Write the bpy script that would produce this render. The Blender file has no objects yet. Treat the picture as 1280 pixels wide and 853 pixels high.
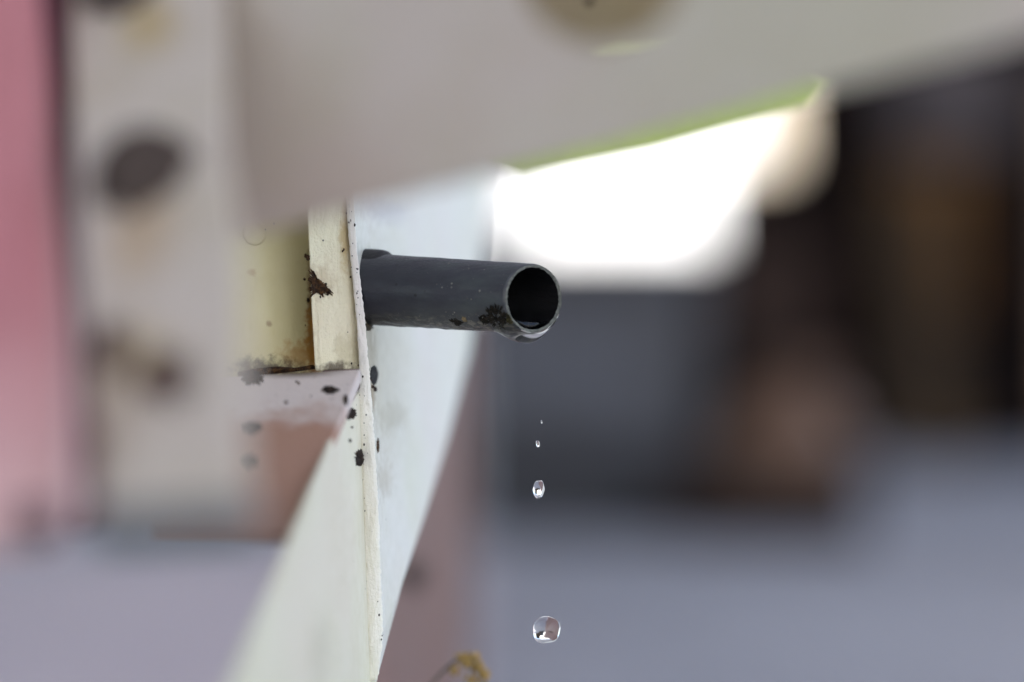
import bpy, bmesh, math, random
from mathutils import Vector, noise
random.seed(7)
R = math.radians
sc = bpy.context.scene
C = sc.collection

# ------------------------------------------------------------------ camera, sky, sun, exposure
CZ, LENS, FOCUS = 0.35, 100.0, 0.800          # metres above the ground, mm, metres
F = LENS / 36.0 * 1280.0
RX0, RX1, RY0, RY1, RZ = -6.0, 1.5, -12.0, 10.4, 2.4   # bounds of the added shade roof
cam_d = bpy.data.cameras.new('camera')
cam = bpy.data.objects.new('camera', cam_d); C.objects.link(cam)
cam.location = (0, 0, CZ); cam.rotation_euler = (R(90), 0, 0)
cam_d.lens = LENS; cam_d.sensor_width = 36; cam_d.clip_start = 0.02; cam_d.clip_end = 2000
cam_d.dof.use_dof = True; cam_d.dof.focus_distance = FOCUS; cam_d.dof.aperture_fstop = 2.8
sc.camera = cam

SUN_EL, SUN_AZ = 50, 160                       # azimuth clockwise from +Y (the view direction)
w = bpy.data.worlds.new('World'); sc.world = w; w.use_nodes = True
nt = w.node_tree; bg = nt.nodes['Background']
sky = nt.nodes.new('ShaderNodeTexSky'); sky.sky_type = 'NISHITA'; sky.sun_disc = False
sky.sun_elevation = R(SUN_EL); sky.sun_rotation = R(SUN_AZ)
sky.air_density = 1.0; sky.dust_density = 2.0; sky.ozone_density = 1.0
nt.links.new(sky.outputs[0], bg.inputs[0]); bg.inputs[1].default_value = 0.15
sd = bpy.data.lights.new('sun', 'SUN'); sun = bpy.data.objects.new('sun', sd); C.objects.link(sun)
sd.energy = 5.0; sd.angle = R(1); sd.color = (1, 0.95, 0.87)
sdir = Vector((math.sin(R(SUN_AZ))*math.cos(R(SUN_EL)), math.cos(R(SUN_AZ))*math.cos(R(SUN_EL)), math.sin(R(SUN_EL))))
sun.rotation_euler = sdir.to_track_quat('Z', 'Y').to_euler(); sun.location = (2, -1, 3)
vs = sc.view_settings
vs.view_transform = 'Standard'; vs.look = 'None'; vs.gamma = 1; vs.use_curve_mapping = False
vs.exposure = 1.45
sc.cycles.use_denoising = True
sc.cycles.max_bounces = 16; sc.cycles.transmission_bounces = 12; sc.cycles.transparent_max_bounces = 12
sc.cycles.caustics_reflective = False; sc.cycles.caustics_refractive = True

# ------------------------------------------------------------------ helpers
def P(px, py, D):                              # a point of the place, from its bearing and its distance in metres
    return Vector(((px-640)/F*D, D, CZ+(426.5-py)/F*D))

def plane3(a, b, c):
    n = (b-a).cross(c-a).normalized()
    if n.dot(cam.location-a) < 0: n = -n
    return a, n

def on(pl, px, py):                            # where a bearing meets a surface
    a, n = pl; d = P(px, py, 1.0)-cam.location
    return cam.location + d*((a-cam.location).dot(n)/d.dot(n))

def tag(o, label=None, cat=None, group=None, kind=None):
    for k, v in (('label', label), ('category', cat), ('group', group), ('kind', kind)):
        if v: o[k] = v
    return o

def origin(o):
    v = Vector((0, 0, 0))
    while o is not None: v += o.location; o = o.parent
    return v

def thing(name, label, cat, loc, group=None):
    o = bpy.data.objects.new(name, None); C.objects.link(o); o.location = loc; o.empty_display_size = 0.02
    return tag(o, label, cat, group)

def link(name, me, mat, parent=None, loc=None):
    o = bpy.data.objects.new(name, me); C.objects.link(o)
    if parent: o.parent = parent
    if loc is not None: o.location = loc
    for m in (mat if isinstance(mat, (list, tuple)) else [mat]): me.materials.append(m)
    return o

def mesh(name, bm, mat, parent=None, smooth=False, bevel=0, loc=None, segs=2):
    """bm is in world coordinates; moved under its parent, or to its own base"""
    bmesh.ops.remove_doubles(bm, verts=bm.verts, dist=1e-7)
    bmesh.ops.recalc_face_normals(bm, faces=bm.faces)
    if bevel:
        es = [e for e in bm.edges if len(e.link_faces) == 2 and e.calc_face_angle(0) > 0.5]
        bmesh.ops.bevel(bm, geom=es, offset=bevel, segments=segs, affect='EDGES', profile=0.5)
    if parent is None and loc is None:
        xs = [v.co for v in bm.verts]
        loc = Vector((sum(c.x for c in xs)/len(xs), sum(c.y for c in xs)/len(xs), min(c.z for c in xs)))
    base = origin(parent) if parent else Vector((0, 0, 0))
    off = base + (Vector(loc) if loc is not None else Vector((0, 0, 0)))
    bmesh.ops.translate(bm, verts=bm.verts, vec=-off)
    for f in bm.faces: f.smooth = smooth
    me = bpy.data.meshes.new(name); bm.to_mesh(me); bm.free()
    return link(name, me, mat, parent, loc)

def prism(pts, back, bm=None):
    """closed solid between polygon pts and the polygon back (a list, or one offset vector)"""
    bm = bm or bmesh.new()
    if isinstance(back, Vector): back = [p+back for p in pts]
    a = [bm.verts.new(p) for p in pts]; b = [bm.verts.new(p) for p in back]
    bm.faces.new(a); bm.faces.new(b[::-1])
    n = len(a)
    for i in range(n): bm.faces.new((a[i], b[i], b[(i+1) % n], a[(i+1) % n]))
    return bm

def box(c, s, rz=0, bm=None):
    c = Vector(c); hx, hy, hz = s[0]/2, s[1]/2, s[2]/2
    cr, sr = math.cos(rz), math.sin(rz)
    q = [Vector((x*cr-y*sr, x*sr+y*cr, 0)) for x, y in ((-hx, -hy), (hx, -hy), (hx, hy), (-hx, hy))]
    return prism([c+v+Vector((0, 0, -hz)) for v in q], [c+v+Vector((0, 0, hz)) for v in q], bm)

def holed(outer, hole, off):
    """plate with one hole: outer loop, hole loop (both coplanar), thickness vector"""
    bm = bmesh.new()
    def loop(pts):
        vv = [bm.verts.new(p) for p in pts]
        return vv, [bm.edges.new((vv[i], vv[(i+1) % len(vv)])) for i in range(len(vv))]
    o, oe = loop(outer); h, he = loop(hole)
    bmesh.ops.triangle_fill(bm, edges=oe+he, use_beauty=True)
    fs = list(bm.faces)
    r = bmesh.ops.extrude_face_region(bm, geom=fs)
    bmesh.ops.translate(bm, verts=[g for g in r['geom'] if isinstance(g, bmesh.types.BMVert)], vec=off)
    bm2 = bm
    bm2.faces.ensure_lookup_table()
    have = {tuple(sorted((v.co-off).to_tuple(6) for v in f.verts)) for f in bm2.faces}
    return bm2

def frame_of(n):
    u = n.cross(Vector((0, 0, 1)))
    u = u.normalized() if u.length > 1e-4 else Vector((1, 0, 0))
    return u, n.cross(u).normalized()*(1 if n.cross(u).z > 0 else -1)

def crust(name, pts, n, mat, parent, h=0.0006, jag=0.12, res=72, seed=0.0, rings=6):
    """a ragged low crust of rust or a paint chip lying on a surface: outline pts (closed), surface normal n"""
    bm = bmesh.new(); c = sum(pts, Vector())/len(pts)
    per = []
    m = len(pts)
    for k in range(res):
        t = k/res*m; i = int(t); f = t-i
        p = pts[i].lerp(pts[(i+1) % m], f); r = p-c
        j = 1+jag*(noise.noise(Vector((k*0.9, seed, 1.3)))+0.7*noise.noise(Vector((k*0.31, seed, 7.1))))
        per.append(r*j)
    rows = []
    for q in range(rings):
        s = 1-q/rings
        row = []
        for k, r in enumerate(per):
            p = c+r*s
            z = 0.0 if q == 0 else h*(0.45+0.55*math.sqrt(q/rings))*(1+0.9*noise.noise(p*2600+Vector((seed, 0, 0)))+.5*noise.noise(p*900))
            row.append(bm.verts.new(p+n*(z if q else -0.0002)))
        rows.append(row)
    top = bm.verts.new(c+n*h)
    for q in range(rings-1):
        for k in range(res):
            bm.faces.new((rows[q][k], rows[q][(k+1) % res], rows[q+1][(k+1) % res], rows[q+1][k]))
    for k in range(res): bm.faces.new((rows[-1][k], rows[-1][(k+1) % res], top))
    bm.faces.new(rows[0][::-1])
    return mesh(name, bm, mat, parent, smooth=True)

def spot(name, pl, px, py, rx, ry, mat, parent, seed, h=0.0004, jag=0.55, lift=0.0, rot=0):
    pts = []
    for k in range(14):
        a = k/14*math.tau
        x, y = rx*math.cos(a), ry*math.sin(a)
        pts.append(on(pl, px+x*math.cos(rot)-y*math.sin(rot), py+x*math.sin(rot)+y*math.cos(rot))+pl[1]*lift)
    return crust(name, pts, pl[1], mat, parent, h, jag, 84, seed, 4)

def ring_mesh(bm, rows, closed_u=True, cap0=False, cap1=False):
    vs_ = [[bm.verts.new(p) for p in r] for r in rows]; n = len(rows[0])
    for i in range(len(vs_)-1):
        for k in range(n if closed_u else n-1):
            bm.faces.new((vs_[i][k], vs_[i][(k+1) % n], vs_[i+1][(k+1) % n], vs_[i+1][k]))
    if cap0: bm.faces.new(vs_[0][::-1])
    if cap1: bm.faces.new(vs_[-1])
    return vs_

def lathe(c, axis, prof, n=32, bm=None):
    """profile of (along axis, radius) turned about axis through c"""
    bm = bm or bmesh.new(); axis = axis.normalized(); u, v = frame_of(axis)
    rows = [[c+axis*t+(u*math.cos(k/n*math.tau)+v*math.sin(k/n*math.tau))*r for k in range(n)] for t, r in prof]
    ring_mesh(bm, rows, True, True, True)
    return bm

def tube(pts, rad, n=8, bm=None):
    bm = bm or bmesh.new(); rows = []
    for i, p in enumerate(pts):
        d = (pts[min(i+1, len(pts)-1)]-pts[max(i-1, 0)]).normalized(); u, v = frame_of(d)
        r = rad[i] if isinstance(rad, list) else rad
        rows.append([p+(u*math.cos(k/n*math.tau)+v*math.sin(k/n*math.tau))*r for k in range(n)])
    ring_mesh(bm, rows, True, True, True)
    return bm

# ------------------------------------------------------------------ materials
class N:
    def __init__(s, name, rough=0.5, metallic=0, spec=0.5):
        s.m = bpy.data.materials.new(name); s.m.use_nodes = True; s.t = s.m.node_tree
        s.b = s.t.nodes['Principled BSDF']; s.b.inputs['Roughness'].default_value = rough
        s.b.inputs['Metallic'].default_value = metallic; s.b.inputs['Specular IOR Level'].default_value = spec
        s.co = s.t.nodes.new('ShaderNodeTexCoord').outputs['Object']
    def put(s, sock, v):
        if isinstance(v, bpy.types.NodeSocket): s.t.links.new(v, sock)
        elif hasattr(sock.default_value, '__len__') and len(sock.default_value) == 4 and not isinstance(v, (int, float)): sock.default_value = (*v[:3], 1)
        else: sock.default_value = v
    def node(s, kind, **kw):
        n = s.t.nodes.new(kind)
        for k, v in kw.items(): setattr(n, k, v)
        return n
    def noise(s, scale, detail=4, rough=0.55, stretch=(1, 1, 1), vec=None, dist=0):
        mp = s.node('ShaderNodeMapping'); s.t.links.new(vec or s.co, mp.inputs[0]); mp.inputs['Scale'].default_value = stretch
        n = s.node('ShaderNodeTexNoise'); s.t.links.new(mp.outputs[0], n.inputs['Vector'])
        n.inputs['Scale'].default_value = scale; n.inputs['Detail'].default_value = detail; n.inputs['Roughness'].default_value = rough
        n.inputs['Distortion'].default_value = dist
        return n.outputs['Fac']
    def ramp(s, v, a, b, lo=0, hi=1):
        n = s.node('ShaderNodeMapRange', interpolation_type='SMOOTHSTEP'); s.put(n.inputs[0], v)
        for i, q in enumerate((a, b, lo, hi)): n.inputs[1+i].default_value = q
        return n.outputs[0]
    def math(s, op, a, b=0, c=0):
        n = s.node('ShaderNodeMath', operation=op); s.put(n.inputs[0], a); s.put(n.inputs[1], b); s.put(n.inputs[2], c); return n.outputs[0]
    def mix(s, f, a, b):
        n = s.node('ShaderNodeMix', data_type='RGBA'); s.put(n.inputs[0], f); s.put(n.inputs[6], a); s.put(n.inputs[7], b); return n.outputs[2]
    def xyz(s, vec=None):
        n = s.node('ShaderNodeSeparateXYZ'); s.t.links.new(vec or s.co, n.inputs[0]); return n.outputs
    def dist(s, c, stretch=(1, 1, 1), vec=None):      # stretched distance from a point of the object
        a = s.node('ShaderNodeVectorMath', operation='SUBTRACT'); s.t.links.new(vec or s.co, a.inputs[0]); a.inputs[1].default_value = c
        b = s.node('ShaderNodeVectorMath', operation='MULTIPLY'); s.t.links.new(a.outputs[0], b.inputs[0]); b.inputs[1].default_value = stretch
        l = s.node('ShaderNodeVectorMath', operation='LENGTH'); s.t.links.new(b.outputs[0], l.inputs[0]); return l.outputs['Value']
    def bump(s, h, strength=0.5, dist=0.001, prev=None):
        n = s.node('ShaderNodeBump'); s.put(n.inputs['Height'], h); n.inputs['Strength'].default_value = strength; n.inputs['Distance'].default_value = dist
        if prev: s.t.links.new(prev, n.inputs['Normal'])
        return n.outputs[0]
    def done(s, col=None, rough=None, normal=None):
        if col is not None: s.put(s.b.inputs['Base Color'], col)
        if rough is not None: s.put(s.b.inputs['Roughness'], rough)
        if normal is not None: s.t.links.new(normal, s.b.inputs['Normal'])
        return s.m

CREAM = (0.60, 0.57, 0.44)
def cream_paint(name, base=CREAM, grime=0.5, wrinkle=1.0, stains=(), speck=0.0, fine=1.0):
    """old brushed paint: brush wrinkles, grime blotches, rust bleed round given points, tiny black specks"""
    n = N(name, 0.42)
    big = n.noise(45, 5); mid = n.noise(260, 6, 0.65)
    col = n.mix(n.ramp(big, 0.35, 0.75, 0, grime), base, (base[0]*.80, base[1]*.76, base[2]*.62))
    hue = n.noise(16, 2, .5)
    col = n.mix(n.ramp(hue, .35, .5, .32, 0), col, (base[0]*1.0, base[1]*.90, base[2]*.98))
    col = n.mix(n.ramp(hue, .52, .66, 0, .4), col, (base[0]*.94, base[1]*.98, base[2]*.84))
    run = n.noise(70, 4, .6, (1, 1, .06))
    col = n.mix(n.ramp(run, .58, .74, 0, grime*.45), col, (base[0]*.72, base[1]*.68, base[2]*.58))
    col = n.mix(n.ramp(mid, 0.58, 0.80, 0, grime*.6), col, (base[0]*.62, base[1]*.55, base[2]*.42))
    for c, rad, st, rc, amt in stains:
        warp = n.math('MULTIPLY', n.math('SUBTRACT', n.noise(420, 5, 0.6), 0.5), rad*1.6)
        d = n.math('ADD', n.dist(c, st), warp)
        col = n.mix(n.ramp(d, rad*0.25, rad, amt, 0), col, rc)
    if speck:
        v = n.node('ShaderNodeTexVoronoi'); n.t.links.new(n.co, v.inputs['Vector']); v.inputs['Scale'].default_value = 420
        rnd = n.xyz(v.outputs['Color'])[0]
        sp = n.math('MULTIPLY', n.ramp(v.outputs['Distance'], 0.06, 0.17, 1, 0), n.ramp(rnd, 1-speck, 1-speck*.6))
        col = n.mix(sp, col, (0.03, 0.025, 0.02))
    h = n.math('ADD', n.math('MULTIPLY', n.noise(230, 3, 0.5, (1, 1, .22), dist=1.2), 0.75), n.math('MULTIPLY', n.noise(1500, 3, .6), 0.22*fine))
    nm = n.bump(h, 0.55*wrinkle, 0.0011)
    return n.done(col, n.ramp(mid, 0.3, 0.8, 0.34, 0.62), nm)

def plain(name, col, rough=0.6, var=0.25, scale=30, bump=0.3, bd=0.001, metallic=0, spec=.4, scale2=None):
    n = N(name, rough, metallic, spec)
    f = n.noise(scale, 5, 0.6)
    c = n.mix(n.ramp(f, 0.3, 0.72), [v*(1-var) for v in col], [min(1, v*(1+var)) for v in col])
    return n.done(c, n.ramp(f, .3, .7, rough*.85, min(1, rough*1.15)), n.bump(n.noise(scale2 or scale*4, 4), bump, bd))

def rust_mat(name, dark=(0.035, 0.02, 0.012), light=(0.16, 0.075, 0.025)):
    n = N(name, 0.9, 0, 0.25)
    f = n.noise(900, 6, 0.7)
    c = n.mix(n.ramp(f, 0.42, 0.72), dark, light)
    c = n.mix(n.ramp(n.noise(2600, 3), 0.62, 0.75), c, [v*1.6 for v in light])
    return n.done(c, None, n.bump(n.noise(3000, 5, 0.7), 0.8, 0.0006))

RUST = rust_mat('rust'); RUSTDARK = rust_mat('dark rust', (0.014, 0.010, 0.008), (0.075, 0.042, 0.024))
RUSTRED = rust_mat('red rust', (0.10, 0.045, 0.035), (0.20, 0.10, 0.08))
BOLTM = rust_mat('weathered bolt', (0.07, 0.052, 0.045), (0.16, 0.12, 0.10))
water = N('clear water', 0.0); water.b.inputs['Transmission Weight'].default_value = 1; water.b.inputs['IOR'].default_value = 1.333
WATER = water.done((1, 1, 1))

# ------------------------------------------------------------------ the ground
g = N('concrete yard', 0.8, 0, .3)
gc = g.mix(g.ramp(g.noise(1.6, 6, .6), .3, .7), (0.29, 0.29, 0.32), (0.375, 0.38, 0.42))
gc = g.mix(g.ramp(g.noise(14, 5), .45, .75, 0, .5), gc, (0.25, 0.25, 0.26))
GROUND = g.done(gc, None, g.bump(g.noise(160, 6, .7), .5, .004))
bm = bmesh.new()
bmesh.ops.create_grid(bm, x_segments=40, y_segments=40, size=200)
tag(mesh('ground', bm, GROUND, loc=(0, 0, 0)), kind='structure')

pv = N('lilac paving', 0.8, 0, .3)
PAVE = pv.done(pv.mix(pv.ramp(pv.noise(5, 5, .6), .3, .7), (0.46, 0.395, 0.42), (0.57, 0.49, 0.51)), None, pv.bump(pv.noise(200, 5, .7), .5, .003))
bm = prism([Vector(p) for p in ((-2.2, .6, .004), (-.02, .6, .004), (-.06, 4.4, .004), (-2.2, 4.4, .004))], Vector((0, 0, .03)))
tag(mesh('paving', bm, PAVE, bevel=.004), kind='structure')
# ------------------------------------------------------------------ things far behind, on the yard
def at(px, D): return (px-640)/F*D
def zz(py, D): return CZ+(426.5-py)/F*D
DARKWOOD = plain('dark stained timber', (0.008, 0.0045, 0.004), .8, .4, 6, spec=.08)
SLATE = plain('dark slate painted metal', (0.056, 0.057, 0.068), .5, .2, 5)
def bounds(px0, px1, py0, py1, D):             # x0, x1, z0, z1 in metres for a thing standing at distance D
    return at(px0, D), at(px1, D), zz(py1, D), zz(py0, D)

# slate storage bin
D = 5.1
x0, x1, z0, z1 = bounds(575, 880, 304, 640, D)
t = thing('storage_bin', 'low dark slate grey bin standing on the concrete far behind the pipe', 'bin', ((x0+x1)/2, D+.2, 0))
bm = prism([Vector((x0+.02, D, 0)), Vector((x1-.02, D, 0)), Vector((x1-.02, D+.4, 0)), Vector((x0+.02, D+.4, 0))],
           [Vector((x0, D-.01, z1-.05)), Vector((x1, D-.01, z1-.05)), Vector((x1, D+.41, z1-.05)), Vector((x0, D+.41, z1-.05))])
mesh('body', bm, SLATE, t, bevel=.012)
mesh('lid', box(((x0+x1)/2, D+.2, z1-.024), (x1-x0+.03, .46, .046)), SLATE, t, bevel=.012)
RIBM = plain('blue grey painted metal', (0.085, 0.09, 0.112), .5, .2, 5)
PLINTH = plain('dark plinth', (0.022, 0.023, 0.029), .7, .2, 5)
x0, x1, z0, z1 = bounds(590, 800, 425, 505, D)
mesh('front_panel', box(((x0+x1)/2, D-.012, (z0+z1)/2), (x1-x0, .02, z1-z0)), RIBM, t, bevel=.004)
x0, x1, z0, z1 = bounds(584, 868, 560, 622, D)
mesh('front_plinth', box(((x0+x1)/2, D-.010, (z0+z1)/2), (x1-x0, .034, z1-z0)), PLINTH, t, bevel=.004)
# dark crate with a sack in it
D = 4.9
CRATEM = plain('dark brown crate wood', (0.026, 0.015, 0.011), .8, .35, 9, spec=.15)
x0, x1, z0, z1 = bounds(845, 1085, 585, 660, D)
t = thing('crate', 'low dark brown wooden crate with a sack in it on the concrete', 'crate', ((x0+x1)/2, D+.2, 0))
zt_ = z1; wd_ = x1-x0
for (cx_, cy_, sx_, sy_) in (((x0+x1)/2, D, wd_, .018), ((x0+x1)/2, D+.4, wd_, .018), (x0+.009, D+.2, .018, .380), (x1-.009, D+.2, .018, .380)):
    for k in range(2):
        h_ = zt_/2-.004
        mesh('board', box((cx_, cy_, .004+zt_/2*k+h_/2), (sx_, sy_, h_)), CRATEM, t, bevel=.002)
mesh('bottom', box(((x0+x1)/2, D+.2, .012), (wd_-.05, .36, .012)), CRATEM, t)
sk = N('brown sackcloth', .95, 0, .1)
SACK = sk.done(sk.mix(sk.ramp(sk.noise(6, 4), .35, .68), (0.15, 0.085, 0.055), (0.25, 0.205, 0.19)), None, sk.bump(sk.noise(90, 3), .6, .004))
x0, x1, z0, z1 = bounds(895, 1072, 478, 640, D+.2)
t = thing('sack', 'slumped grey brown cloth sack standing in the dark crate', 'sack', ((x0+x1)/2, D+.2, .02))
c = Vector(((x0+x1)/2, D+.2, .02)); wd = (x1-x0)/2; ht = z1-.02
rows = []
for q_, r_ in ((0, .86), (.06, .97), (.25, 1.0), (.5, .98), (.7, .9), (.84, .7), (.92, .4)):
    rows.append([c+Vector((wd*r_*math.cos(a)*(1+.08*noise.noise(Vector((math.cos(a)*2, math.sin(a)*2, q_*4)))), .75*wd*r_*math.sin(a), ht*q_)) for a in [k/28*math.tau for k in range(28)]])
bm = bmesh.new(); ring_mesh(bm, rows, True, True, True); mesh('body', bm, SACK, t, smooth=True)
rows = [[c+Vector((.3*wd+wd*r_*math.cos(a)*(1+.15*math.sin(5*a)), .75*wd*r_*math.sin(a)*(1+.15*math.sin(5*a)), ht*q_)) for a in [k/30*math.tau for k in range(30)]] for q_, r_ in ((.86, .30), (.95, .26), (1.03, .38), (1.1, .46))]
bm = bmesh.new(); ring_mesh(bm, rows, True, True, True); mesh('gathered_neck', bm, SACK, t, smooth=True)
# pale grey post at the near end of the gap
D = 6.2
x0, x1, z0, z1 = bounds(572, 655, 20, 640, D)
PALEPOST = plain('pale grey paint', (0.78, 0.79, 0.79), .6, .1, 5)
tag(mesh('grey_post', box(((x0+x1)/2, D, z1/2), (x1-x0, .16, z1)), PALEPOST, bevel=.006), 'pale grey square post between the white house and the slate bin', 'post')
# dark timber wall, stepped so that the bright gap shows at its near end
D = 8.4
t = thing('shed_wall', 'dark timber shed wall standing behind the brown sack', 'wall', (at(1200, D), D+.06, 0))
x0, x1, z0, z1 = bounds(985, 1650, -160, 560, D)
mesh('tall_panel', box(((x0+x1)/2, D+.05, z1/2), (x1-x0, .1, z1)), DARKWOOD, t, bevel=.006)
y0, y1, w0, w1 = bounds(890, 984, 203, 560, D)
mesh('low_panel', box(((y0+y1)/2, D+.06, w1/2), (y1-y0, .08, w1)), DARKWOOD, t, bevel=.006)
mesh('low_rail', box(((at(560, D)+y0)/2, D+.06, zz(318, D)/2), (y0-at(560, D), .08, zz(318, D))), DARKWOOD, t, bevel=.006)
# cloths hung on the wall
def hung(name, px0, px1, py0, py1, mat, label):
    x0, x1, z0, z1 = bounds(px0, px1, py0, py1, 8.3); bm = bmesh.new(); rows = []
    for k in range(9):
        z = z1+(z0-z1)*k/8
        rows.append([Vector((x0+(x1-x0)*j/24, 8.33+.03*math.sin(j*.9+k*.1)*(.3+k/8), z)) for j in range(25)]+
                    [Vector((x0+(x1-x0)*j/24, 8.35+.03*math.sin(j*.9+k*.1)*(.3+k/8), z)) for j in range(24, -1, -1)])
    ring_mesh(bm, rows, True, True, True)
    tag(mesh(name, bm, mat, smooth=True), label, 'cloth')
hung('hanging_cloth', 1136, 1214, 205, 400, plain('ochre cloth', (0.22, 0.11, 0.035), .9, .4, 5), 'ochre brown cloth hanging on the dark shed wall above the board')
hung('hanging_cloth', 905, 1030, 300, 480, plain('brown cloth', (0.055, 0.032, 0.025), .9, .4, 5), 'dark brown cloth hanging on the shed wall above the sack')
# leaning ochre board, grey sheet, tan post
D = 8.0
OCHRE = plain('weathered ochre board', (0.065, 0.038, 0.016), .75, .4, 4)
xa = at(1160, D)
bm = prism([Vector((xa-.05, D-.12, .002)), Vector((xa+.09, D-.12, .002)), Vector((xa+.05, D+.36, zz(200, D))), Vector((xa-.09, D+.36, zz(200, D)))], Vector((0, .03, .004)))
tag(mesh('leaning_board', bm, OCHRE, bevel=.003), 'brown ochre board leaning on the dark shed wall', 'board')
x0, x1, z0, z1 = bounds(1120, 1275, 40, 185, 8.3)
GREYSHEET = plain('grey sheet', (0.075, 0.062, 0.066), .7, .2, 5)
tag(mesh('wall_sheet', box(((x0+x1)/2, 8.36, (z0+z1)/2), (x1-x0, .05, z1-z0)), GREYSHEET, bevel=.004), 'mauve grey sheet fixed high on the dark shed wall', 'sheet')
TAN = plain('tan timber', (0.30, 0.19, 0.12), .7, .2, 5)
x0, x1, z0, z1 = bounds(1335, 1395, 110, 350, 7.8)
tag(mesh('timber_post', box(((x0+x1)/2, 7.8, z1/2), (x1-x0, .1, z1)), TAN, bevel=.006), 'pale tan timber post at the picture edge before the shed wall', 'post')
# unseen roof sheets added to hold sun and sky off the stand and shed
SHADE_ROOFM = plain('white shade sheeting', (0.78, 0.78, 0.78), .7, .1, 3)  # white underside throws light back down on the drops and pipe
t = thing('added_shade_roof', 'unseen sheet roof added to shade the stand and the shed', 'roof', (-1.4, 2.2, RZ))
mesh('shade_sheet', box(((RX0+RX1)/2, (RY0+2.0)/2, RZ+.02), (RX1-RX0, 2.0-RY0, .04)), SHADE_ROOFM, t)
mesh('shade_sheet', box(((RX0+4.2)/2, (2.002+RY1)/2, RZ+.02), (4.2-RX0, RY1-2.002, .04)), SHADE_ROOFM, t)
# far sunlit walls
D = 15
t = thing('white_house', 'sunlit white rendered house wall glaring in the bright gap', 'house', (at(500, D), D+.6, 0))
WHITE = plain('white render', (0.80, 0.80, 0.78), .8, .03, 2)
mesh('wall', box(((at(-200, D)+at(925, D))/2, D+1, 1.6), (at(925, D)-at(-200, D), 2, 3.2)), WHITE, t)
D = 16
t = thing('far_house', 'sunlit beige house end seen through the bright gap', 'house', (at(1010, D), D+.6, 0))
HOUSE = plain('beige render', (0.84, 0.75, 0.62), .8, .05, 2)
xL = at(928, D)
bm = prism([Vector((xL, D+.2, 0)), Vector((xL+.5, D-.5, 0)), Vector((xL+2.6, D+1.2, 0)), Vector((xL+2, D+2, 0))], Vector((0, 0, 2.2)))
mesh('wall', bm, HOUSE, t)
ROOF = plain('grey roof', (0.2, 0.18, 0.17), .8, .1, 2)
bm = prism([Vector((xL-.1, D+.2, 2.2)), Vector((xL+.5, D-.62, 2.2)), Vector((xL+2.7, D+1.2, 2.2)), Vector((xL+2, D+2.1, 2.2))],
           [Vector((xL+.6, D+.5, 2.9)), Vector((xL+.7, D+.45, 2.9)), Vector((xL+1.8, D+1.2, 2.9)), Vector((xL+1.7, D+1.3, 2.9))])
mesh('roof', bm, ROOF, t)

# ------------------------------------------------------------------ the cream steel stand
FR = thing('steel_stand', 'cream painted steel stand with chipped rusty edges and bolts', 'stand', (-0.06, 0.72, 0.20))
L = lambda v: tuple(v-origin(FR))
# side plate the pipe comes out of: its right face runs back to the right, its front edge faces us
E1, E2, E3 = P(441, 245, .800), P(478, 800, .800), P(602, 350, 1.01)
RF = plane3(E1, E2, E3)
RUSTC = (0.30, 0.15, 0.035); BROWN = (0.07, 0.045, 0.022)
PAINT_SIDE = cream_paint('cream paint side', (0.65, 0.65, 0.59), .35, .8, [
    (L(on(RF, 463, 440)), .006, (1, .5, .35), (0.17, .13, .075), .85),
    (L(on(RF, 490, 520)), .006, (1, .12, 1), (0.40, .38, .30), .7), (L(on(RF, 480, 600)), .004, (1, .15, .6), (0.42, .38, .30), .6),
    (L(on(RF, 482, 262)), .010, (1, .1, 1.6), (0.46, .44, .46), .7), (L(on(RF, 472, 450)), .012, (1, .10, .25), (0.45, .42, .32), .55),
    (L(on(RF, 466, 492)), .003, (1, .6, .5), (0.25, .17, .08), .7)], speck=.10)
right = [(436, 180), (441, 245), (446, 318), (456, 406), (462, 480), (468, 560), (474, 680), (478, 798)]
rear = [(503, 731), (531, 647), (560, 551), (588, 440), (600, 350), (606, 250), (612, 180)]
left = [(430, 180), (433, 245), (438, 318), (447, 406), (451, 480), (455, 560), (459, 680), (462, 798)]
tip_r, tip_l = (470, 856), (461, 858)
EDGE = plane3(P(430, 180, .8), P(462, 800, .8), P(470, 500, .8))
bm = bmesh.new()
rp = [on(RF, *q) for q in right]; tp = P(tip_r[0], tip_r[1], .8); bp = [on(RF, *q) for q in rear]
lp = [P(q[0], q[1], .8) for q in left]; tl = P(tip_l[0], tip_l[1], .8)
front = rp+[tp]; frontl = lp+[tl]
back = [Vector((p.x-.0035, p.y, p.z)) for p in bp]
V = {}
def vv(k, p):
    if k not in V: V[k] = bm.verts.new(p)
    return V[k]
fr = [vv(('r', i), p) for i, p in enumerate(front)]; fl = [vv(('l', i), p) for i, p in enumerate(frontl)]
br = [vv(('b', i), p) for i, p in enumerate(bp)]; bl = [vv(('c', i), p) for i, p in enumerate(back)]
bm.faces.new(fr+br)                                    # right face
bm.faces.new((fl+bl)[::-1])                            # left face
for i in range(len(fr)-1): bm.faces.new((fr[i], fr[i+1], fl[i+1], fl[i]))
bm.faces.new((fr[-1], br[0], bl[0], fl[-1]))
for i in range(len(br)-1): bm.faces.new((br[i], br[i+1], bl[i+1], bl[i]))
bm.faces.new((br[-1], fr[0], fl[0], bl[-1]))
mesh('side_plate', bm, PAINT_SIDE, FR, bevel=.0006, segs=3)

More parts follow.
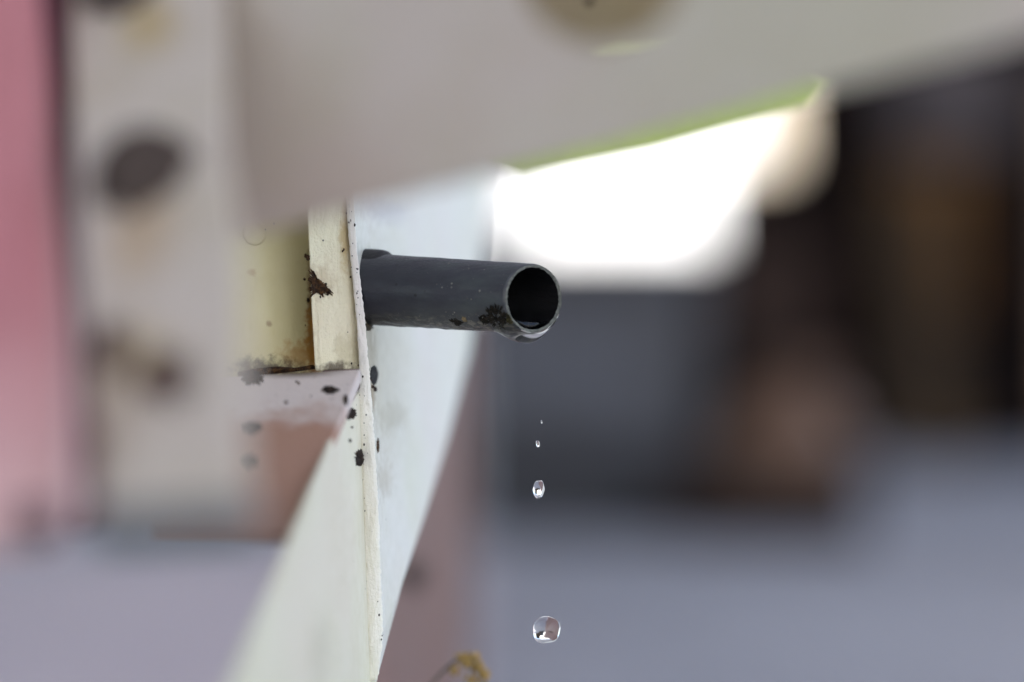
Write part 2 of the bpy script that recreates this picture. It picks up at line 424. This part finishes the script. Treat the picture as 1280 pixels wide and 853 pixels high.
# end flange (cream strip) left of the edge, facing us
FL = plane3(P(384, 180, .7950), P(392, 470, .7950), P(434, 300, .8012))
PAINT_FLANGE = cream_paint('cream paint flange', (0.80, 0.75, 0.53), .5, 2.6, [
    (L(P(431, 300, .8)), .0022, (1, .3, .16), (0.50, .36, .15), .75),
    (L(P(400, 352, .8)), .0060, (1, .3, .8), (0.45, .33, .17), .5),
    (L(P(388, 430, .803)), .0030, (1, .3, .22), RUSTC, .8),
    (L(P(430, 440, .8)), .0040, (1, .3, .5), (0.5, .42, .24), .5),
    (L(P(415, 462, .8)), .0028, (.35, .3, 1), BROWN, .9)], speck=.05)
q = [(381, 180), (384, 262), (389, 380), (394, 464), (455, 461), (451, 406), (442, 318), (437, 245), (434, 180)]
mesh('end_flange', prism([on(FL, *p) for p in q], Vector((0, .004, 0))), PAINT_FLANGE, FR, bevel=.0005, segs=3)
# recessed inner panel
IP = plane3(P(290, 300, .798), P(395, 300, .809), P(330, 460, .802))
PAINT_IN = cream_paint('cream paint inner', (0.62, 0.56, 0.31), .5, .45, [
    (L(on(IP, 389, 400)), .0016, (1, .2, .05), (0.20, .10, .03), .9),
    (L(P(392, 425, .8035)), .0042, (1, .3, .25), (0.38, .17, .02), .95),
    (L(P(380, 446, .8035)), .0062, (.7, .3, 1), (0.40, .19, .03), .65),
    (L(P(330, 463, .8035)), .0050, (.28, .3, 1), BROWN, .9),
    (L(P(315, 341, .8035)), .0020, (1, .3, 1), (0.36, .22, .08), .7),
    (L(P(337, 405, .8035)), .0012, (1, .3, 1), (0.25, .15, .07), .7),
    (L(P(385, 322, .8035)), .0014, (1, .3, .6), (0.2, .11, .05), .8)], speck=.06, fine=.5)
mesh('inner_panel', prism([on(IP, *p) for p in ((110, 170), (400, 170), (402, 470), (110, 484))], Vector((0, .004, 0))), PAINT_IN, FR)
c = on(IP, 318, 291)
mesh('rivet', lathe(c, IP[1], [(-.001, .0036), (.0003, .0036), (.0007, .0032), (.0005, .0026), (.0006, .0015), (.0007, .0005)], 40), PAINT_IN, FR, smooth=True)
# lower flange sloping down and towards us, paint worn through to brown primer
LF = plane3(P(290, 470, .784), P(445, 463, .784), P(360, 668, .705))
lw = N('worn flange paint', .55)
zc = lw.xyz()[2]
zt = L(on(LF, 370, 522))[2]
edge = lw.math('ADD', zc, lw.math('MULTIPLY', lw.math('SUBTRACT', lw.noise(110, 5, .6), .5), .014))
lc = lw.mix(lw.ramp(edge, zt-.004, zt+.005), (0.37, 0.205, 0.145), (0.60, 0.52, 0.48))
lc = lw.mix(lw.ramp(lw.dist(L(on(LF, 370, 464)), (.16, .3, 1)), .0005, .0030, .95, 0), lc, BROWN)
lc = lw.mix(lw.ramp(lw.noise(300, 5), .6, .75, 0, .5), lc, (0.15, 0.1, 0.08))
WORN = lw.done(lc, None, lw.bump(lw.noise(500, 5), .4, .001))
mesh('lower_flange', prism([on(LF, *p) for p in ((190, 476), (451, 461), (446, 474), (428, 519), (364, 664), (190, 664))], -LF[1]*.004), WORN, FR, bevel=.0006)
# diagonal brace reaching towards us, lower left
BR = plane3(P(448, 480, .7985), P(463, 870, .7985), P(285, 870, .600))
PAINT_BRACE = cream_paint('cream paint brace', (0.66, 0.63, 0.49), .35, .9, [(L(on(BR, 400, 815)), .010, (1, .4, .8), (0.52, .48, .36), .7)], speck=.05)
q = [(455, 484), (462, 520), (467, 600), (471, 700), (472, 800), (470, 960), (248, 960), (426, 522)]
mesh('diagonal_brace', prism([on(BR, *p) for p in q], Vector((-.0011, 0, 0))), PAINT_BRACE, FR, bevel=.0003, segs=3)
# upright post in front, out of focus
PO = plane3(P(80, 100, .618), P(300, 100, .597), P(180, 600, .535))
PAINT_POST = cream_paint('cream paint post', (0.57, 0.50, 0.43), .45, .6, [
    (L(on(PO, 175, 290)), .011, (1, .3, .7), (0.46, .33, .21), .8),
    (L(on(PO, 185, 30)), .010, (1, .3, 1), (0.45, .33, .15), .8),
    (L(on(PO, 165, 448)), .011, (.8, .3, 1), (0.48, .38, .22), .8),
    (L(on(PO, 128, 520)), .010, (1, .3, .3), (0.36, .27, .2), .7)])
q = [(82, -120), (278, -120), (284, 200), (300, 300), (306, 500), (312, 665), (126, 690), (112, 520), (98, 300)]
mesh('upright_post', prism([on(PO, *p) for p in q], Vector((0, .0045, 0))), PAINT_POST, FR, bevel=.0008, segs=3)
END_SHADE = plain('grey post end shade', (0.17, 0.165, 0.16), .7, .3, 60)  # added dark block paints in the post's shadowed, dirty bottom
FP = (PO[0]+PO[1]*.003, PO[1])
mesh('end_shade', prism([on(FP, *p) for p in ((112, 632), (318, 622), (322, 676), (140, 690), (114, 684))], Vector((0, .011, 0))), END_SHADE, FR, bevel=.002, segs=3)
# sloping beam plate with a round hole, out of focus, nearer to us on the right
BE = plane3(P(250, 100, .630), P(1280, 100, .540), P(260, 300, .630))
outer = [on(BE, *p) for p in ((240, -140), (1560, -140), (1560, -22), (1280, 48), (1040, 110), (760, 184), (560, 230), (430, 262), (300, 296), (240, 300))]
hole = [on(BE, 752+108*math.cos(a), -48+104*math.sin(a)) for a in [k/48*math.tau for k in range(48)]]
PAINT_BEAM = cream_paint('cream paint beam', (0.58, 0.51, 0.43), .4, .6, [(L(on(BE, 1000, 20)), .05, (1, .3, 1), (0.52, 0.49, 0.36), .5)])
mesh('sloping_beam', holed(outer, hole, Vector((.0005, .005, 0))), PAINT_BEAM, FR)
# lens fringe painted as a strip on the beam's lower edge, and the hole's lit lip
LIME = plain('yellow green lens fringe', (0.52, 0.72, 0.06), .5, .12, 60)  # colour stands in for the lens fringe beside the bright gap
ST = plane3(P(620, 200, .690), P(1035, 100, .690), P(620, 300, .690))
mesh('fringe_strip', prism([on(ST, *p) for p in ((600, 205), (800, 150), (1000, 98), (1036, 108), (1012, 132), (820, 186), (650, 221))], Vector((0, .003, 0))), LIME, FR, bevel=.0005)
IB = plane3(P(600, 0, .725), P(900, 0, .720), P(700, 90, .735))
PAINT_HID = cream_paint('shaded cream paint inside hole', (0.37, 0.29, 0.18), .5, .4)  # cream darkened to paint in the shade behind the hole
mesh('backing_plate', prism([on(IB, *p) for p in ((380, -300), (1120, -300), (1120, 40), (800, 96), (380, 190))], Vector((0, .004, 0))), PAINT_HID, FR, bevel=.0008)
LIP = plain('pale yellow lit lip', (0.62, 0.62, 0.26), .5, .1, 90)  # pale colour paints the hole's lower rim as lit from behind
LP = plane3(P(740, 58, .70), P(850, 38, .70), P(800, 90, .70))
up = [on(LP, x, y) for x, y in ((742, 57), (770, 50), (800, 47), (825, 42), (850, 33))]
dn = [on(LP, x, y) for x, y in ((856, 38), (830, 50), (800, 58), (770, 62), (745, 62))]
mesh('lit_hole_lip', prism(up+dn, Vector((0, .003, 0))), LIP, FR)
SCAR = rust_mat('brown scar', (0.06, 0.022, 0.016), (0.11, 0.045, 0.035))
# bolts
def bolt(px, py, r):
    c = on(PO, px, py); ax = Vector((0, -1, 0))
    b = mesh('bolt', lathe(c, ax, [(-.001, r*1.25), (.0012, r*1.25), (.0016, r*1.15)], 32), BOLTM, FR)
    bm = bmesh.new(); u, v = Vector((1, 0, 0)), Vector((0, 0, 1))
    rows = [[c+ax*t+(u*math.cos(k/6*math.tau+.3)+v*math.sin(k/6*math.tau+.3))*q for k in range(6)] for t, q in ((.0012, r), (.0048, r), (.0055, r*.86))]
    ring_mesh(bm, rows, True, True, True); mesh('bolt_head', bm, BOLTM, b)
    return b
bolt(184, 224, .0088); bolt(158, -14, .0076)
for px, py, rx, ry, s, m_ in ((207, 472, 40, 37, 1, SCAR), (140, 434, 26, 36, 2, SCAR), (118, 560, 10, 34, 3, RUSTRED)):
    spot('rust_patch', PO, px, py, rx, ry, m_, FR, s)
spot('rust_patch', IB, 737, 2, 6, 5, RUSTDARK, FR, 9)
# chips and rust in the plane of focus
pts = [on(FL, *p) for p in ((387, 335), (392, 340), (397, 348), (405, 354), (415, 363), (414, 369), (408, 366), (402, 371), (396, 366), (389, 371), (387, 352))]
crust('rust_patch', pts, FL[1], RUST, FR, h=.0005, jag=.34, res=180, seed=3.3, rings=8)
spot('rust_patch', FL, 385, 322, 2.5, 3.5, RUST, FR, 5, h=.0003)
pts = [P(x, y, .7985) for x, y in ((296, 466), (318, 461), (345, 458), (372, 460), (392, 456), (396, 461), (375, 464), (350, 467), (330, 469), (312, 476), (298, 478))]
crust('rust_crust', pts, Vector((0, -1, .1)).normalized(), RUST, FR, h=.0007, jag=.05, res=140, seed=8.1, rings=6)
for px, py, rx, ry, s in ((316, 473, 14, 10, 11), (412, 488, 10, 5.5, 12), (316, 535, 12, 9, 13), (314, 577, 11, 9, 14), (432, 500, 3, 7, 18)):
    spot('paint_chip', LF, px, py, rx, ry, RUSTDARK, FR, s)
for px, py, rx, ry, s in ((438, 517, 7, 7, 16), (449, 573, 6.5, 11, 17)):
    spot('paint_chip', BR, px, py, rx, ry, RUSTDARK, FR, s, h=.0006, jag=.5)
# crumbs of rust scattered about the chips
rc = random.Random(12)
for pl_, cx_, cy_, sx_, sy_, cnt in ((LF, 390, 484, 40, 9, 4), (LF, 345, 505, 45, 18, 3), (BR, 441, 540, 7, 30, 2), (FL, 402, 362, 12, 14, 7), (IP, 384, 350, 5, 60, 6), (RF, 466, 480, 4, 22, 5)):
    for k in range(cnt):
        q_ = rc.uniform(.8, 2.4)
        spot('rust_crumb', pl_, cx_+rc.gauss(0, .6)*sx_, cy_+rc.gauss(0, .6)*sy_, q_, q_*rc.uniform(.6, 1.6), rc.choice((RUST, RUSTDARK, RUST)), FR, rc.uniform(0, 90), h=.0002)
# lumpy bead of old paint down the front edge
bm = bmesh.new(); rows = []
for k in range(221):
    y = 236+(850-236)*k/220
    def ip(tab):
        for (x0_, y0_), (x1_, y1_) in zip(tab, tab[1:]):
            if y0_ <= y <= y1_: return x0_+(x1_-x0_)*(y-y0_)/(y1_-y0_)
        return tab[-1][0]
    xl, xr = ip(left+[tip_l]), ip(right+[tip_r])
    sh = max(0, min(1, (y-475)/25)); cxp = .5*(xl+xr)-1.6*sh; hw = ((xr-xl)/2+.8+1.8*sh)*.225e-3*(1+.05*noise.noise(Vector((0, 0, y*.06)))+.05*noise.noise(Vector((3, 0, y*.25))))
    c = P(cxp, y, .8003); row = []
    for j in range(14):
        a = j/14*math.tau; d = Vector((math.cos(a), -math.sin(a)*.30, 0))
        q_ = c+d*hw
        row.append(q_+d*hw*(.12*noise.noise(q_*620)+.16*noise.noise(q_*1700)))
    rows.append(row)
ring_mesh(bm, rows, True, True, True)
mesh('paint_bead', bm, cream_paint('cream paint bead', (0.86, 0.83, 0.74), .25, 2.2, speck=.14), FR, smooth=True)
# black drilled hole rim and rust specks down the side plate
BLACK = plain('black grime', (0.006, 0.006, 0.006), .8, .3, 600)
spot('drilled_hole', RF, 467.5, 469, 6, 14, BLACK, FR, 21, h=.0003, jag=.10)
spot('paint_chip', RF, 469, 487, 2.2, 3, RUSTDARK, FR, 22, h=.0003)
spot('paint_chip', RF, 472, 557, 1.7, 9, RUST, FR, 23, h=.0003)
rng = random.Random(4)
bm = bmesh.new()
for k in range(90):
    y = rng.uniform(262, 820)
    xr = 441+(y-245)/555*37
    if rng.random() < .6: x = xr-rng.uniform(-1, 5)
    else: x = xr-rng.uniform(0, 18)
    r = rng.choice((.5, .6, .7, .9, 1.3))*.225e-3
    p = P(x, y, .7998) if x < xr-1 else on(RF, x+1, y)
    m4 = bmesh.ops.create_icosphere(bm, subdivisions=1, radius=r)
    for v in m4['verts']:
        v.co = Vector((v.co.x, v.co.y*.6, v.co.z*rng.uniform(1, 2)))+p
tag(mesh('grit', bm, RUSTDARK, FR), kind='stuff')

# ------------------------------------------------------------------ pink panel on the far left
PK = N('pink paint', .45)
pkc = PK.mix(PK.ramp(PK.noise(22, 3), .3, .7), (0.42, 0.155, 0.165), (0.47, 0.18, 0.195))
pale_low = PK.math('MULTIPLY_ADD', PK.math('SUBTRACT', PK.noise(18, 4), .5), .03, PK.xyz()[2])      # colour turns paler towards the bottom of the panel
pkc = PK.mix(PK.ramp(pale_low, .070, -.005), pkc, (0.70, 0.47, 0.45))
PINK = PK.done(pkc, None, PK.bump(PK.noise(300, 3), .2, .0005))
MAROON = plain('maroon edge shade', (0.085, 0.018, 0.03), .6, .2, 60)  # dark red paints in the shade on the panel's turning edge
t = thing('pink_panel', 'pink painted panel with its shaded edge painted maroon, left of the cream post', 'panel', (at(-40, .66), .66, zz(690, .66)))
q = [(-220, -150), (42, -150), (52, 200), (72, 400), (84, 650), (60, 690), (-220, 690)]
DZ = lambda y: .64-.095*(y+150)/840
mesh('face', prism([P(x, y, DZ(y)) for x, y in q], Vector((0, .02, 0))), PINK, t, bevel=.002, segs=3)
pts = [P(52, -150, .632), P(62, 100, .632), P(83, 400, .632), P(96, 660, .632)]
mesh('bottom_trim', prism([P(x, y, DZ(660)-.004) for x, y in ((14, 628), (66, 620), (74, 678), (20, 684))], Vector((0, .004, 0))), plain('mauve trim', (0.20, 0.125, 0.13), .7, .3, 60), t, bevel=.002)
mesh('edge_shade_back', prism([P(x, y, .650) for x, y in ((40, -150), (120, -150), (128, 400), (140, 662), (90, 668))], Vector((0, .01, 0))), MAROON, t)
mesh('edge_shade_tube', tube([pts[0].lerp(pts[1], k/4) for k in range(4)]+[pts[1].lerp(pts[2], k/4) for k in range(4)]+[pts[2].lerp(pts[3], k/4) for k in range(5)], .0042, 12), MAROON, t, smooth=True)

# ------------------------------------------------------------------ mauve rail behind the side plate
PRIMER = plain('mauve primer paint', (0.178, 0.094, 0.076), .6, .15, 20)
a0, a1 = P(455, 400, .92), P(590, 400, 1.60)
bm = prism([Vector((a0.x, a0.y, 0)), Vector((a1.x, a1.y, 0)), Vector((a1.x, a1.y, zz(395, 1.6))), Vector((a0.x, a0.y, zz(395, .92)))], Vector((-.02, .006, 0)))
t = thing('primer_upright', 'mauve brown upright plate standing behind the cream side plate', 'upright', (a0.x, 1.3, 0))
mesh('plate', bm, PRIMER, t, bevel=.001)
n_ = plane3(Vector((a0.x, a0.y, 0)), Vector((a1.x, a1.y, 0)), Vector((a0.x, a0.y, .3)))
spot('rust_patch', n_, 515, 720, 14, 18, RUSTDARK, t, 41, h=.002)

# ------------------------------------------------------------------ the black drain pipe
A0, A1 = P(440, 360.5, .8126), P(667, 373.5, .797)
ax = (A1-A0).normalized(); plen = (A1-A0).length
U = Vector((0, 0, 1)); U = (U-ax*U.dot(ax)).normalized(); W = U.cross(ax).normalized()   # W points away from us
if W.y < 0: W = -W
RO0, RO1, WALL = .01025, .00975, .00105
cut_n = (Vector((.69, -.72, -.03))).normalized()
def cut_t(off):                                       # where a line parallel to the axis meets the cut
    return ((A1-A0-off).dot(cut_n))/ax.dot(cut_n)
def root_t(off):                                      # where it leaves the side plate
    return (E1-A0-off).dot(RF[1])/ax.dot(RF[1])-.0008
pm = N('charcoal plastic', .45, 0, .6)
sp = pm.xyz()
scr = pm.noise(260, 6, .6, (.25, 1, 1)); fin = pm.noise(1400, 4, .65)
pc = pm.mix(pm.ramp(scr, .35, .7), (0.028, 0.030, 0.040), (0.046, 0.056, 0.059))
pc = pm.mix(pm.ramp(fin, .6, .78, 0, .55), pc, (0.10, 0.105, 0.10))
PIPE_LOC = A0.copy()
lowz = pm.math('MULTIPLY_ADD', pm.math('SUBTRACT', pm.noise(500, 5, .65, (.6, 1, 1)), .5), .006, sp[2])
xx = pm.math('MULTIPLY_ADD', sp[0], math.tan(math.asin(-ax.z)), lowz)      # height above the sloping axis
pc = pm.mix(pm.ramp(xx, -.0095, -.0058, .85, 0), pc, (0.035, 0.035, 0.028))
pc = pm.mix(pm.math('MULTIPLY', pm.ramp(xx, -.0096, -.0050, 1, 0), pm.ramp(pm.noise(900, 4, .6, (.55, 1, .8), dist=.6), .47, .62)), pc, (0.17, 0.155, 0.12))
v = pm.node('ShaderNodeTexVoronoi'); pm.t.links.new(pm.co, v.inputs['Vector']); v.inputs['Scale'].default_value = 380
rnd = pm.xyz(v.outputs['Color'])[0]
pc = pm.mix(pm.math('MULTIPLY', pm.ramp(v.outputs['Distance'], .05, .16, 1, 0), pm.ramp(rnd, .93, .95)), pc, (0.20, 0.20, 0.17))
pc = pm.mix(pm.math('MULTIPLY', pm.ramp(v.outputs['Distance'], .08, .25, 1, 0), pm.ramp(rnd, .10, .07)), pc, (0.006, 0.006, 0.005))
root_shade = pm.math('MULTIPLY_ADD', pm.math('SUBTRACT', pm.noise(160, 5, .6), .5), .030, sp[0])  # pipe darkened towards the plate, painting in the shade at its root
pc = pm.mix(pm.ramp(root_shade, .004, .034, .75, 0), pc, (0.012, 0.012, 0.019))
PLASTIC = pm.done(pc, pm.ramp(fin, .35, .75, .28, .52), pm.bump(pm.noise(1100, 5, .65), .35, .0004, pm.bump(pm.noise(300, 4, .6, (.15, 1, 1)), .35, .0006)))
CUTM = plain('scuffed cut plastic', (0.125, 0.13, 0.11), .55, .45, 900, .8, .0005)
BORE = plain('black wetted bore', (0.003, 0.003, 0.0035), .55, .3, 300, .3, .0005, spec=.12)
PT = thing('drain_pipe', 'dark charcoal plastic drain pipe cut obliquely and dripping', 'pipe', A0)
NU, NV = 128, 150
bm = bmesh.new(); outer_r, inner_r = [], []
def ring_dir(k): a = k/NU*math.tau; return U*math.sin(a)+W*math.cos(a)
rows = []
for i in range(NV+1):
    s = i/NV; row = []
    for k in range(NU):
        d = ring_dir(k); r = RO0+(RO1-RO0)*s
        off = d*r; L1 = cut_t(off); t0 = root_t(off); tt = t0+(L1-t0)*s
        p = A0+ax*tt+off
        low = max(0, -d.z)**2
        q = p*420
        dis = .00006*noise.noise(p*260)+(.00016*low)*noise.noise(Vector((q.x*.7, q.y, q.z*1.3)))*2.0+.00005*low*noise.noise(p*1700)
        e = max(0, (s-.985)/.015)
        p += d*(dis-.00025*e*e)
        if i == NV: p += cut_n*(.00022*noise.noise(p*900)+.00012*noise.noise(p*2500))
        row.append(p)
    rows.append(row)
ring_mesh(bm, rows)
shell = mesh('shell', bm, PLASTIC, PT, smooth=True)
bm = bmesh.new(); rows2 = [rows[-1]]
rim = []
for j, f in enumerate((.25, .5, .75, 1.0)):
    row = []
    for k in range(NU):
        d = ring_dir(k); off = d*(RO1-WALL*f); p = A0+ax*cut_t(off)+off
        p += cut_n*(.00018*noise.noise(p*900)+.00022*noise.noise(p*2600)-(.0002 if f == 1 else 0))+d*(.00025*noise.noise(p*1100) if f == 1 else 0)
        row.append(p)
    rows2.append(row)
ring_mesh(bm, rows2); mesh('cut_rim', bm, CUTM, PT, smooth=True)
bm = bmesh.new(); rows3 = [rows2[-1]]
for s in (.05, .15, .3, .5, .75, 1):
    rows3.append([A0+ax*(cut_t(ring_dir(k)*(RO1-WALL))*(1-s)-.001*s)+ring_dir(k)*(RO1-WALL-.00005) for k in range(NU)])
ring_mesh(bm, rows3, True, False, True); mesh('bore', bm, BORE, PT, smooth=True)
# dark dirt scab by the mouth, on the underside front
DIRT = rust_mat('wetted dirt', (0.010, 0.009, 0.007), (0.045, 0.035, 0.022))
def skin_pt(px, py):                                   # bearing onto the pipe's outer skin
    d = (P(px, py, 1)-cam.location).normalized(); o = cam.location-A0
    dp = d-ax*d.dot(ax); op = o-ax*o.dot(ax); r = .0099
    a_, b_, c_ = dp.dot(dp), 2*dp.dot(op), op.dot(op)-r*r
    h = max(b_*b_-4*a_*c_, 0)
    p = cam.location+d*((-b_-math.sqrt(h))/(2*a_))
    rel = p-A0; return p, (rel-ax*rel.dot(ax)).normalized()
def scab(outline, mat, seed, h):
    pp = [skin_pt(*q) for q in outline]; n = sum((q[1] for q in pp), Vector()).normalized()
    return crust('dirt_patch', [q[0] for q in pp], n, mat, PT, h=h, jag=.38, res=160, seed=seed, rings=7)
scab([(608, 387), (616, 383), (626, 384), (632, 392), (634, 402), (631, 410), (624, 411), (615, 408), (609, 400)], DIRT, 2.2, .0005)
scab([(598, 398), (604, 393), (609, 396), (611, 404), (604, 406)], DIRT, 12.2, .0003)
scab([(560, 400), (569, 397), (580, 404), (572, 408)], DIRT, 14.2, .0002)
scab([(633, 392), (638, 396), (641, 404), (637, 406), (633, 401)], rust_mat('yellow dirt', (0.04, .035, .015), (.14, .12, .05)), 5.2, .0005)
scab([(578, 396), (582, 397), (584, 402), (580, 402), (577, 399)], plain('tan grit', (0.26, .2, .11), .9, .3, 900), 6.2, .0004)
bm = bmesh.new(); rng = random.Random(9)
for k in range(150):
    low = rng.random() < .6
    px = rng.uniform(462, 634); mid = 361+(px-450)*.058
    py = mid+(rng.uniform(22, 43) if low else rng.uniform(-40, 30))
    p, n = skin_pt(px, py)
    r = rng.choice((.35, .45, .6, .9))*.22e-3
    m4 = bmesh.ops.create_icosphere(bm, subdivisions=1, radius=r)
    for v_ in m4['verts']: v_.co = v_.co*1.0+p+n*r*.2
tag(mesh('grit', bm, plain('pale grit', (0.2, .19, .16), .9, .8, 900), PT), kind='stuff')
# rubber grommet round the pipe where it leaves the plate
RUBBER = plain('black rubber', (0.008, 0.008, 0.010), .6, .3, 200)
gp = A0+ax*((E1-A0).dot(RF[1])/ax.dot(RF[1]))
mesh('grommet', lathe(gp+U*.0012+W*.0016, ax, [(-.004, .0103), (.0022, .0103), (.0036, .0102), (.0048, .0099), (.0056, .0093), (.0059, .0082)], 64), RUBBER, PT, smooth=True)
SEAL = plain('brown grime seal', (0.05, 0.035, 0.015), .7, .5, 400)

gb = gp-U*.0104+RF[1]*.0004
spot('grime_seal', RF, 460, 409, 6, 5, SEAL, PT, 51, h=.0005, jag=.5)
# ------------------------------------------------------------------ water
# trickle lying in the bore
bm = bmesh.new(); lev = -.0066; ri = RO1-WALL-.0001
half = math.sqrt(ri*ri-lev*lev); rows = []
for s in [k/10 for k in range(11)]:
    row = []
    for j in range(17):
        wv = -half+2*half*j/16
        off = U*lev+W*wv; tt = (cut_t(off)-.0006)*s+(-.005)*(1-s)
        row.append(A0+ax*tt+off+U*(.00035*abs(wv/half)**6+.00012*noise.noise(Vector((tt*300, wv*500, 0)))))
    for j in range(17):
        wv = half-2*half*j/16
        off = -U*math.sqrt(max(ri*ri-wv*wv, 0))+W*wv; tt = (cut_t(off)-.0006)*s+(-.005)*(1-s)
        row.append(A0+ax*tt+off)
    rows.append(row)
ring_mesh(bm, rows, True, True, True)
tag(mesh('water_trickle', bm, WATER, smooth=True), 'shallow water lying inside the pipe mouth', 'water')
# drop hanging under the lip, drawn along the lower rim
bm = bmesh.new(); top_, bot_ = [], []
NS, NT = 30, 29
for i in range(NT):
    th = -1+2*i/(NT-1); ang = R(8)+th*R(58); gth = max(0, math.cos(th*math.pi/2))
    off = (W*math.sin(ang)-U*math.cos(ang))*(RO1-.00015)
    te = cut_t(off)+.0002+.0005*gth; ta = te-(.0022+.0105*gth**.7)
    ra, rb = [], []
    for j in range(NS):
        q_ = j/(NS-1)
        f_ = (math.sin(math.pi*min(1, q_**1.5*.92+.0)))**1.15*(1-q_**14)
        b_ = .00004+.0031*f_*gth**.8*(1+.04*math.sin(9*q_+3*th))
        p = A0+ax*(ta+(te-ta)*q_)+off
        ra.append(p); rb.append(p+(-U*.85+off.normalized()*.15)*b_+ax*.0012*f_*gth*q_)
    top_.append(ra); bot_.append(rb)
tv = [[bm.verts.new(p) for p in r_] for r_ in top_]; bv = [[bm.verts.new(p) for p in r_] for r_ in bot_]
for i in range(NT-1):
    for j in range(NS-1):
        bm.faces.new((tv[i][j], tv[i+1][j], tv[i+1][j+1], tv[i][j+1])); bm.faces.new((bv[i][j], bv[i][j+1], bv[i+1][j+1], bv[i+1][j]))
    bm.faces.new((tv[i][0], bv[i][0], bv[i+1][0], tv[i+1][0])); bm.faces.new((tv[i][-1], tv[i+1][-1], bv[i+1][-1], bv[i][-1]))
for j in range(NS-1):
    bm.faces.new((tv[0][j], tv[0][j+1], bv[0][j+1], bv[0][j])); bm.faces.new((tv[-1][j], bv[-1][j], bv[-1][j+1], tv[-1][j+1]))
tag(mesh('hanging_drop', bm, WATER, smooth=True), 'water drop swelling under the lip of the pipe', 'water drop')
def drop(px, py, rx, ry, D, label, tilt=0, seed=0, taper=0.0):
    c = P(px, py, D); k = .225e-3*D/.8
    bm = bmesh.new(); bmesh.ops.create_uvsphere(bm, u_segments=48, v_segments=32, radius=1)
    for v in bm.verts:
        d = v.co.copy()
        sq = 1/(abs(d.x)**2.8+abs(d.y)**2.8+abs(d.z)**2.8)**(1/2.8)
        d *= sq*(1+.13*noise.noise(d*1.1+Vector((seed, 0, 0))))
        s = 1-taper*(-d.z if d.z < 0 else d.z*.4)
        d = Vector((d.x*rx*k*s, d.y*rx*k*s, d.z*ry*k))
        d.rotate(__import__('mathutils').Euler((0, tilt, 0))); v.co = d+c
    return tag(mesh('water_drop', bm, WATER, smooth=True), label, 'water drop', 'water drops falling from the pipe')
drop(683, 787.5, 17, 16.5, .800, 'large round water drop, lowest of the falling drops', .1, 1, .05)
drop(673.3, 612, 7.2, 10.8, .800, 'medium oval water drop falling above the lowest drop', .05, 5, .3)
drop(672.3, 555, 2.3, 4.2, .800, 'small water drop above the medium oval drop', -.2, 9)
drop(677, 527.5, .8, 2.2, .800, 'tiny topmost fleck of falling water under the pipe', -.2, 12)

# ------------------------------------------------------------------ dry weed tip
STEM = plain('dry grey stem', (0.12, 0.10, 0.08), .8, .2, 200)
SEED = plain('dry yellow florets', (0.36, 0.24, 0.075), .8, .5, 260, .6, .0008)
DW = .745
root = P(470, 900, DW); t = thing('dry_weed', 'dry weed tip with curled stem and yellow brown florets', 'weed', (root.x, DW, 0))
path = [Vector((root.x-.012, DW, 0)), Vector((root.x-.008, DW, .10)), P(500, 960, DW), P(530, 872, DW), P(548, 846, DW), P(562, 832, DW), P(574, 824, DW), P(584, 821, DW), P(593, 825, DW), P(602, 836, DW), P(606, 850, DW), P(606, 866, DW)]
fine_p = []
for i in range(len(path)-1):
    p0, p1, p2, p3 = path[max(i-1, 0)], path[i], path[i+1], path[min(i+2, len(path)-1)]
    for k in range(6):
        s = k/6; fine_p.append(.5*((2*p1)+(p2-p0)*s+(2*p0-5*p1+4*p2-p3)*s*s+(3*p1-p0-3*p2+p3)*s**3))
fine_p.append(path[-1])
mesh('stem', tube(fine_p, .00045, 8), STEM, t, smooth=True)
rng = random.Random(3)
for cx, cy, rr, cnt in ((580, 822, 9, 26), (592, 832, 11, 34), (603, 843, 8, 22), (566, 838, 6, 14), (590, 850, 8, 18)):
    bm = bmesh.new(); c = P(cx, cy, DW)
    for k in range(cnt):
        o_ = Vector((rng.gauss(0, 1), rng.gauss(0, 1), rng.gauss(0, 1)))*rr*.45*.218e-3
        r = rng.uniform(.45, .95)*1e-3
        m4 = bmesh.ops.create_icosphere(bm, subdivisions=1, radius=r)
        st = Vector((rng.uniform(.5, 1.3), rng.uniform(.5, 1.3), rng.uniform(.5, 1.3)))
        for v_ in m4['verts']: v_.co = Vector((v_.co.x*st.x, v_.co.y*st.y, v_.co.z*st.z))+o_+c
    mesh('floret', bm, SEED, t)
